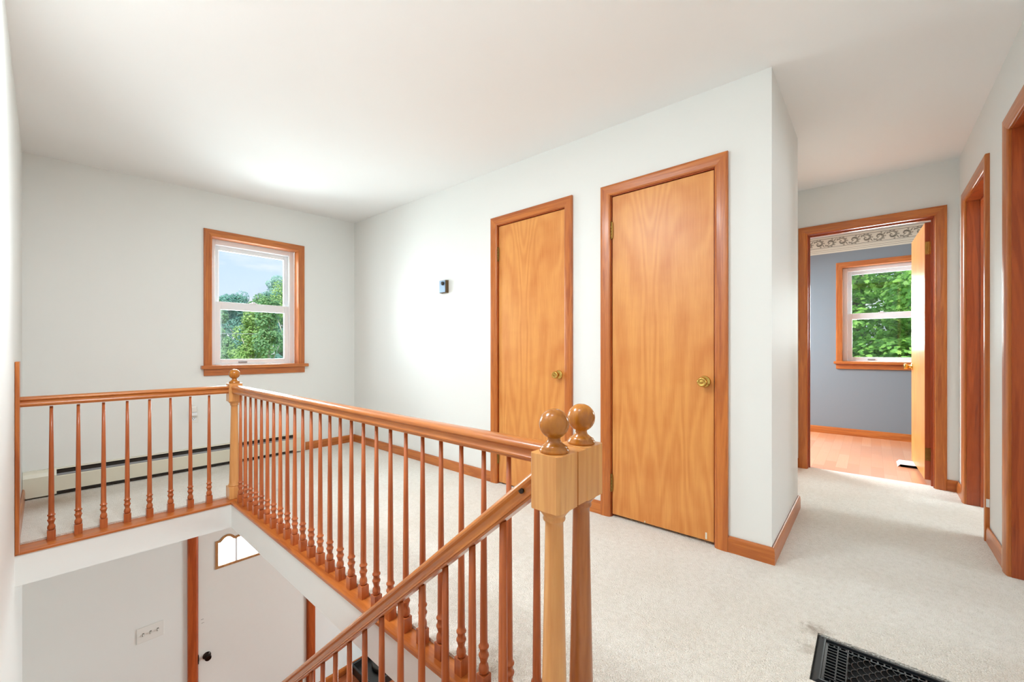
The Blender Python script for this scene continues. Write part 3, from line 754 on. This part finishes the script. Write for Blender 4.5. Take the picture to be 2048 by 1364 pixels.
# border rows of slots
nx = int((a1-a0)/sl); ny = int((b1-b0)/sl)
for k in range(nx+1):
    x = a0+k*(a1-a0)/nx
    for (y0, y1) in ((b1-.026, b1), (b1-.052, b1-.030), (b0, b0+.026)): g.box(x-.0022, y0, .002, x+.0022, y1, .0068)
for k in range(ny+1):
    y = b0+k*(b1-b0)/ny
    for (x0, x1) in ((a1-.016, a1), (a0, a0+.016)): g.box(x0, y-.0022, .002, x1, y+.0022, .0068)
for y in (b1-.028, b1-.055, b0+.028): g.box(a0, y-.002, .002, a1, y+.002, .0085)
for x in (a1-.018, a0+.018): g.box(x-.002, b0, .002, x+.002, b1, .0085)
g.build('slotted_border', M['black'], t)
g = MB()
ix0, ix1, iy0, iy1 = a0+.018, a1-.018, b0+.028, b1-.055
r_ = .0205; row = 0; y = iy0+.006
while y < iy1-.004:
    x = ix0+(r_ if row % 2 else 0)
    while x < ix1+.001:
        pts = []
        for i in range(9):
            an = PI*i/8; px = x+r_*math.cos(an); py = y+r_*.8*math.sin(an)
            if ix0-.001 <= px <= ix1+.001 and py <= iy1+.002: pts.append((px, py, .006+.0012*math.sin(an)))
        if len(pts) > 2: g.tube(pts, .0024, 5)
        x += 2*r_
    y += r_*.72; row += 1
g.build('scalloped_grille', M['black'], t)
MB().lathe([(0, .0118), (.0035, .0118), (.003, .0135), (0, .014)], Matrix.Translation((L1-.014, W1-.014, 0)), 10).build('screw', M['steel'], t)
# air deflector by the bedroom door
t = thing('air_deflector', (5.24, -.275, -.004), label='white plastic air deflector on the wood floor by the open door', cat='air deflector')
pr = [(-.055, .0), (-.052, .016), (-.035, .026), (.03, .029), (.06, .027)]
m = MB()
vs = [[m.bm.verts.new((px, y, z)) for px, z in [(-.115, .024), (-.06, .029), (.02, .030), (.09, .024), (.11, .0)]] for y in (-.14, .078)]
for i in range(4): m.bm.faces.new((vs[0][i], vs[0][i+1], vs[1][i+1], vs[1][i])).smooth = True
ex = [[m.bm.verts.new((v.co.x, .096, 0)) for v in vs[1]], ]
for i in range(4): m.bm.faces.new((vs[1][i], vs[1][i+1], ex[0][i+1], ex[0][i])).smooth = True
sh = m.build('hood', M['vinyl'], t); sm = sh.modifiers.new('th', 'SOLIDIFY'); sm.thickness = .002
MB().box(-.105, -.13, .0002, .10, .074, .002).build('vent_shade_plate', M['pit'], t)  # dark sheet painted as the shade under the hood
# tray with bowl on the entry floor
t = thing('boot_tray', (2.64, YW-.25, ZF), label='black tray with a round recess on the wood floor by the entry wall downstairs', cat='tray')
RT = [(0, 0), (0, .085), (.006, .09), (.018, .09), (.024, .084), (.03, .02), (.03, 0)]
aw, ad = .33, .23
m = MB().sweep(RT, [lambda u, h, a=a: Vector((*a(u), h)) for a in (lambda u: (-aw+u, -ad+u), lambda u: (aw-u, -ad+u), lambda u: (aw-u, ad-u), lambda u: (-aw+u, ad-u), lambda u: (-aw+u, -ad+u))], cap=False)
m.box(-aw+.02, -ad+.02, .0, aw-.02, ad-.02, .03); m.build('rim', M['rubber'], t)
MB().lathe([(0, .034), (.10, .034), (.11, .038), (.155, .066), (.165, .068), (.170, .062), (.17, .03), (0, .03)], Matrix(), 36).build('bowl', M['dark'], t)

# ------------------------------------------------------------------ outdoors
struct('ground', MB().box(-60, 5.2, -3.0, 90, 90, -2.8).box(7.2, -60, -3.0, 90, 5.2, -2.8), M['lawn'], 'grass outside the windows')
def leaf_cloud(name, parent, mat, blobs, n, size, shape, face=None):
    vs, fs = [], []
    k = len(shape)
    for i in range(n):
        bx = blobs[i % len(blobs)]; c, r = Vector(bx[0]), bx[1]
        while True:
            d = Vector((rnd(-1, 1), rnd(-1, 1), rnd(-1, 1)))
            if .05 < d.length <= 1: break
        rr = d.length**.35; d.normalize()
        p = c+Vector((d.x*r[0], d.y*r[1], d.z*r[2]))*rr
        nrm = (d*.7+Vector((rnd(-.6, .6), rnd(-.6, .6), rnd(.1, 1.0)))).normalized()
        if face is not None: nrm = (nrm+Vector(face)*.7).normalized()
        a = nrm.orthogonal().normalized(); an = rnd(0, 6.28); b_ = nrm.cross(a)
        a, b_ = a*math.cos(an)+b_*math.sin(an), b_*math.cos(an)-a*math.sin(an)
        s_ = size*rnd(.65, 1.25); o = len(vs)
        for x, y in shape: vs.append(p+a*(x*s_)+b_*(y*s_)+nrm*(-.25*s_*(x*x+y*y)))
        fs.append(tuple(range(o, o+k)))
    me = bpy.data.meshes.new(name); me.from_pydata(vs, [], fs); me.materials.append(mat)
    o = bpy.data.objects.new(name, me); COL.objects.link(o); o.parent = parent; return o
MAPLE = [(0, -.5), (.12, -.28), (.45, -.34), (.36, -.12), (.55, .08), (.30, .12), (.26, .30), (0, .58), (-.26, .30), (-.30, .12), (-.55, .08), (-.36, -.12), (-.45, -.34), (-.12, -.28)]
OVAL = [(0, -.5), (.3, -.15), (.28, .2), (0, .5), (-.28, .2), (-.3, -.15)]
t = thing('maple_tree', (11.2, .2, -2.8), label='bright green maple tree filling the bedroom window', cat='tree')
MB().tube([(0, 0, 0), (.05, .02, 1.2), (.0, .05, 2.6), (.1, 0, 4.6), (.05, 0, 6.2)], [.24, .2, .17, .12, .04], 10).tube([(0, .05, 2.4), (-.8, -.5, 3.5), (-1.9, -.9, 4.2)], [.11, .07, .02], 7).tube([(.02, .04, 2.8), (-.7, .8, 4.0), (-1.8, 1.5, 5.0)], [.1, .06, .02], 7).build('trunk', M['bark'], t)
bl = []
for i in range(90):
    a, e = rnd(0, 6.28), rnd(-1, 1)
    bl.append(((rnd(-1, 1)*.9-1.0+.5*math.cos(a), rnd(-2.6, 2.4), 4.2+rnd(-2.2, 2.2)), (rnd(.55, .95), rnd(.6, 1.0), rnd(.3, .5))))
leaf_cloud('foliage', t, M['maple'], bl, 56000, .085, MAPLE, (-.6, 0, .3))
t = thing('maple_tree', (16.5, -.6, -2.8), label='second maple tree farther out, showing in the gaps behind the nearer maple', cat='tree')
MB().tube([(0, 0, 0), (.05, .02, 1.6), (.0, .05, 3.2), (.1, 0, 5.2), (.05, 0, 7.0)], [.26, .22, .18, .12, .04], 10).build('trunk', M['bark'], t)
leaf_cloud('foliage', t, M['maple'], [((rnd(-1.2, 1.2), rnd(-3, 3), 4.4+rnd(-2.6, 3.2)), (rnd(.7, 1.1), rnd(.7, 1.1), rnd(.5, .8))) for i in range(60)], 22000, .13, MAPLE, (-.6, 0, .3))
# woodland beyond the lawn, seen through the landing window
def tree(x, y, h, w, lm, bm, label, n=9000, crown=.22, size=.17, trunk=.11, lean=0):
    t = thing('woodland_tree', (x, y, -2.8), label=label, cat='tree', group='woodland trees beyond the lawn')
    MB().tube([(0, 0, 0), (lean*.3, 0, h*.35), (lean*.7, .1, h*.7), (lean, 0, h*.97)], [trunk, trunk*.85, trunk*.6, trunk*.15], 8).tube([(lean*.4, 0, h*.45), (lean*.4+w*.4, -.2, h*.66)], [trunk*.45, .02], 6).tube([(lean*.5, 0, h*.5), (lean*.5-w*.4, -.2, h*.72)], [trunk*.45, .02], 6).build('trunk', bm, t)
    bl = []
    for i in range(26):
        f_ = rnd(crown, 1.0); ww = w*(1-.65*abs(f_-.55)/.5)
        bl.append(((lean*f_+rnd(-ww, ww)*.6, rnd(-ww, ww)*.5, h*f_), (rnd(.5, 1)*w*.42, rnd(.5, 1)*w*.42, rnd(.45, .9)*w*.5)))
    leaf_cloud('foliage', t, lm, bl, n, size, OVAL, (0, -.5, .2))
    return t
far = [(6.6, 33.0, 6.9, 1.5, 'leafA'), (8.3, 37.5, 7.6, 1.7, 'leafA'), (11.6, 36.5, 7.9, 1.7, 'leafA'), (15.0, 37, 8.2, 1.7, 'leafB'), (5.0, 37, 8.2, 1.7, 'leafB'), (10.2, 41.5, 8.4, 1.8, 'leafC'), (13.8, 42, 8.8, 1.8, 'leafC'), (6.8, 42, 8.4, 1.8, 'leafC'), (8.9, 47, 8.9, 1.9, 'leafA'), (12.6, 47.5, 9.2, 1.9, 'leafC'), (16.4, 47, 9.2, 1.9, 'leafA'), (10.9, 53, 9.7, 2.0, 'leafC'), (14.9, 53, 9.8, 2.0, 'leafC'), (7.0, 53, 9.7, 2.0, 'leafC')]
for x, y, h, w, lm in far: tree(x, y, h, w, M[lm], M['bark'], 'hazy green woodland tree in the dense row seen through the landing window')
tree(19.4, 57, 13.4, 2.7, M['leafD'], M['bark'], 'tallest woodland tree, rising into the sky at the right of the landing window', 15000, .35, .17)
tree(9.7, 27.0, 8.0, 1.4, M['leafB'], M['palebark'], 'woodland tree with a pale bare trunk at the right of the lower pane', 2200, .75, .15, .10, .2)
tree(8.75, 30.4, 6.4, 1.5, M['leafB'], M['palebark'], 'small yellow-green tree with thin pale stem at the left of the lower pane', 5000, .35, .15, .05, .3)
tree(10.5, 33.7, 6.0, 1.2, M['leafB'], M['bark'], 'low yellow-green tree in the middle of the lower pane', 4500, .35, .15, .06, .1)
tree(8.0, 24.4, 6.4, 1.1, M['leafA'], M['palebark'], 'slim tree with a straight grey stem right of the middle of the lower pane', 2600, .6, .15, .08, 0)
tag(MB().tube([(x, 25.5, 1.95+.0009*(x-8)**2+.012*(x-8)) for x in range(-14, 32, 2)], .014, 6).build('power_line', M['wire']), 'thin grey power line crossing the view through the lower pane', 'power line')

# ------------------------------------------------------------------ light
def area(name, loc, direc, sx, sy, power, col=(1, 1, 1), spread=180):
    l = bpy.data.lights.new(name, 'AREA'); l.shape = 'RECTANGLE'; l.size = sx; l.size_y = sy; l.energy = power; l.color = col; l.spread = math.radians(spread)
    o = bpy.data.objects.new(name, l); COL.objects.link(o); o.location = loc
    o.rotation_euler = Vector(direc).to_track_quat('-Z', 'Z' if abs(Vector(direc).z) < .9 else 'Y').to_euler(); return o
area('daylight_landing_window', (1.375, YW+.24, 1.5), (0, -1, -.15), .80, 1.2, 84, (.848, .937, 1))
area('daylight_bedroom_window', (XB+.24, -.10, 1.5), (-1, 0, -.05), .80, 1.2, 100, (.86, .96, .98))
area('daylight_bedroom_side', (5.5, 2.2, 1.9), (-.05, -1, -1.0), 1.2, 1.2, 150, (.86, .95, 1), 130)
area('daylight_right_room', (2.75, -4.12, 1.5), (0, 1, -.1), 1.1, 1.3, 46, (.84, .94, 1))
area('hall_fill_far_right', (3.9, -4.12, 1.5), (0, 1, .1), .8, 1.3, 100, (.80, .93, 1))  # added fill through the farther doorway, brightens the hall by bounce
area('daylight_entry_door', (1.37, YW+.30, -.8), (0, -1, -.05), .8, .5, 70, (.88, .96, 1))
area('daylight_living_room', (5.8, 2.0, -1.3), (-1, .25, 0), 2.0, 1.4, 165, (.80, .94, .98))
def bulb(name, loc, power, rad):
    l = bpy.data.lights.new(name, 'POINT'); l.shadow_soft_size = rad; l.energy = power; l.color = (.848, .937, 1)
    o = bpy.data.objects.new(name, l); COL.objects.link(o); o.location = loc
bulb('landing_lamp', (.36, .62, 2.12), 10, .13)
area('stairwell_fill', (.35, 1.75, 2.42), (0, 0, -1), .5, .5, 40, (.848, .937, 1))  # added overhead fill, out of view, evens out walls and ceiling
sun = bpy.data.lights.new('sun', 'SUN'); sun.energy = 4.8; sun.angle = .02; sun.color = (1, .96, .88)
o = bpy.data.objects.new('sun', sun); COL.objects.link(o); o.rotation_euler = Vector((.42, .45, -.78)).to_track_quat('-Z', 'Y').to_euler()

w = bpy.data.worlds.new('sky'); S.world = w; w.use_nodes = True
nt = w.node_tree; nt.nodes.clear()
N = lambda typ: nt.nodes.new(typ)
tc = N('ShaderNodeTexCoord'); sp = N('ShaderNodeSeparateXYZ'); nt.links.new(tc.outputs['Generated'], sp.inputs[0])
r1 = N('ShaderNodeValToRGB'); e = r1.color_ramp.elements
e[0].position = 0; e[0].color = (*srgb(214, 222, 240), 1); e[1].position = .42; e[1].color = (*srgb(150, 190, 240), 1)
nt.links.new(sp.outputs[2], r1.inputs[0])
mp = N('ShaderNodeMapping'); mp.inputs['Scale'].default_value = (2.2, 2.2, 9.5); mp.inputs['Location'].default_value = (.35, 0, .6)
nt.links.new(tc.outputs['Generated'], mp.inputs[0])
no = N('ShaderNodeTexNoise'); no.inputs['Scale'].default_value = 1.6; no.inputs['Detail'].default_value = 6; no.inputs['Roughness'].default_value = .55
nt.links.new(mp.outputs[0], no.inputs['Vector'])
r2 = N('ShaderNodeValToRGB'); e = r2.color_ramp.elements
e[0].position = .45; e[0].color = (0, 0, 0, 1); e[1].position = .62; e[1].color = (1, 1, 1, 1)
nt.links.new(no.outputs[0], r2.inputs[0])
mx = N('ShaderNodeMix'); mx.data_type = 'RGBA'
nt.links.new(r2.outputs[0], mx.inputs[0]); nt.links.new(r1.outputs[0], mx.inputs[6]); mx.inputs[7].default_value = (*srgb(232, 230, 236), 1)
bg = N('ShaderNodeBackground'); bg.inputs[1].default_value = 1.3
ou = N('ShaderNodeOutputWorld'); nt.links.new(mx.outputs[2], bg.inputs[0]); nt.links.new(bg.outputs[0], ou.inputs[0])

# ------------------------------------------------------------------ camera
cam = bpy.data.cameras.new('camera'); cam.sensor_width = 36; cam.lens = 819.7/2048*36; cam.clip_start = .01
cam.shift_y = 18.4/2048
o = bpy.data.objects.new('camera', cam); COL.objects.link(o); S.camera = o
o.location = (0, 0, 1.055)
yaw = math.radians(41.24)
o.rotation_euler = (PI/2, 0, yaw-PI/2)
S.view_settings.view_transform = 'Standard'; S.view_settings.look = 'None'
S.view_settings.exposure = .09; S.view_settings.gamma = 1; S.view_settings.use_curve_mapping = False
S.cycles.use_denoising = True
S.cycles.use_adaptive_sampling = True; S.cycles.adaptive_threshold = .06; S.cycles.adaptive_min_samples = 16
S.cycles.max_bounces = 6; S.cycles.diffuse_bounces = 5; S.cycles.glossy_bounces = 3; S.cycles.transparent_max_bounces = 10
S.cycles.sample_clamp_indirect = 6
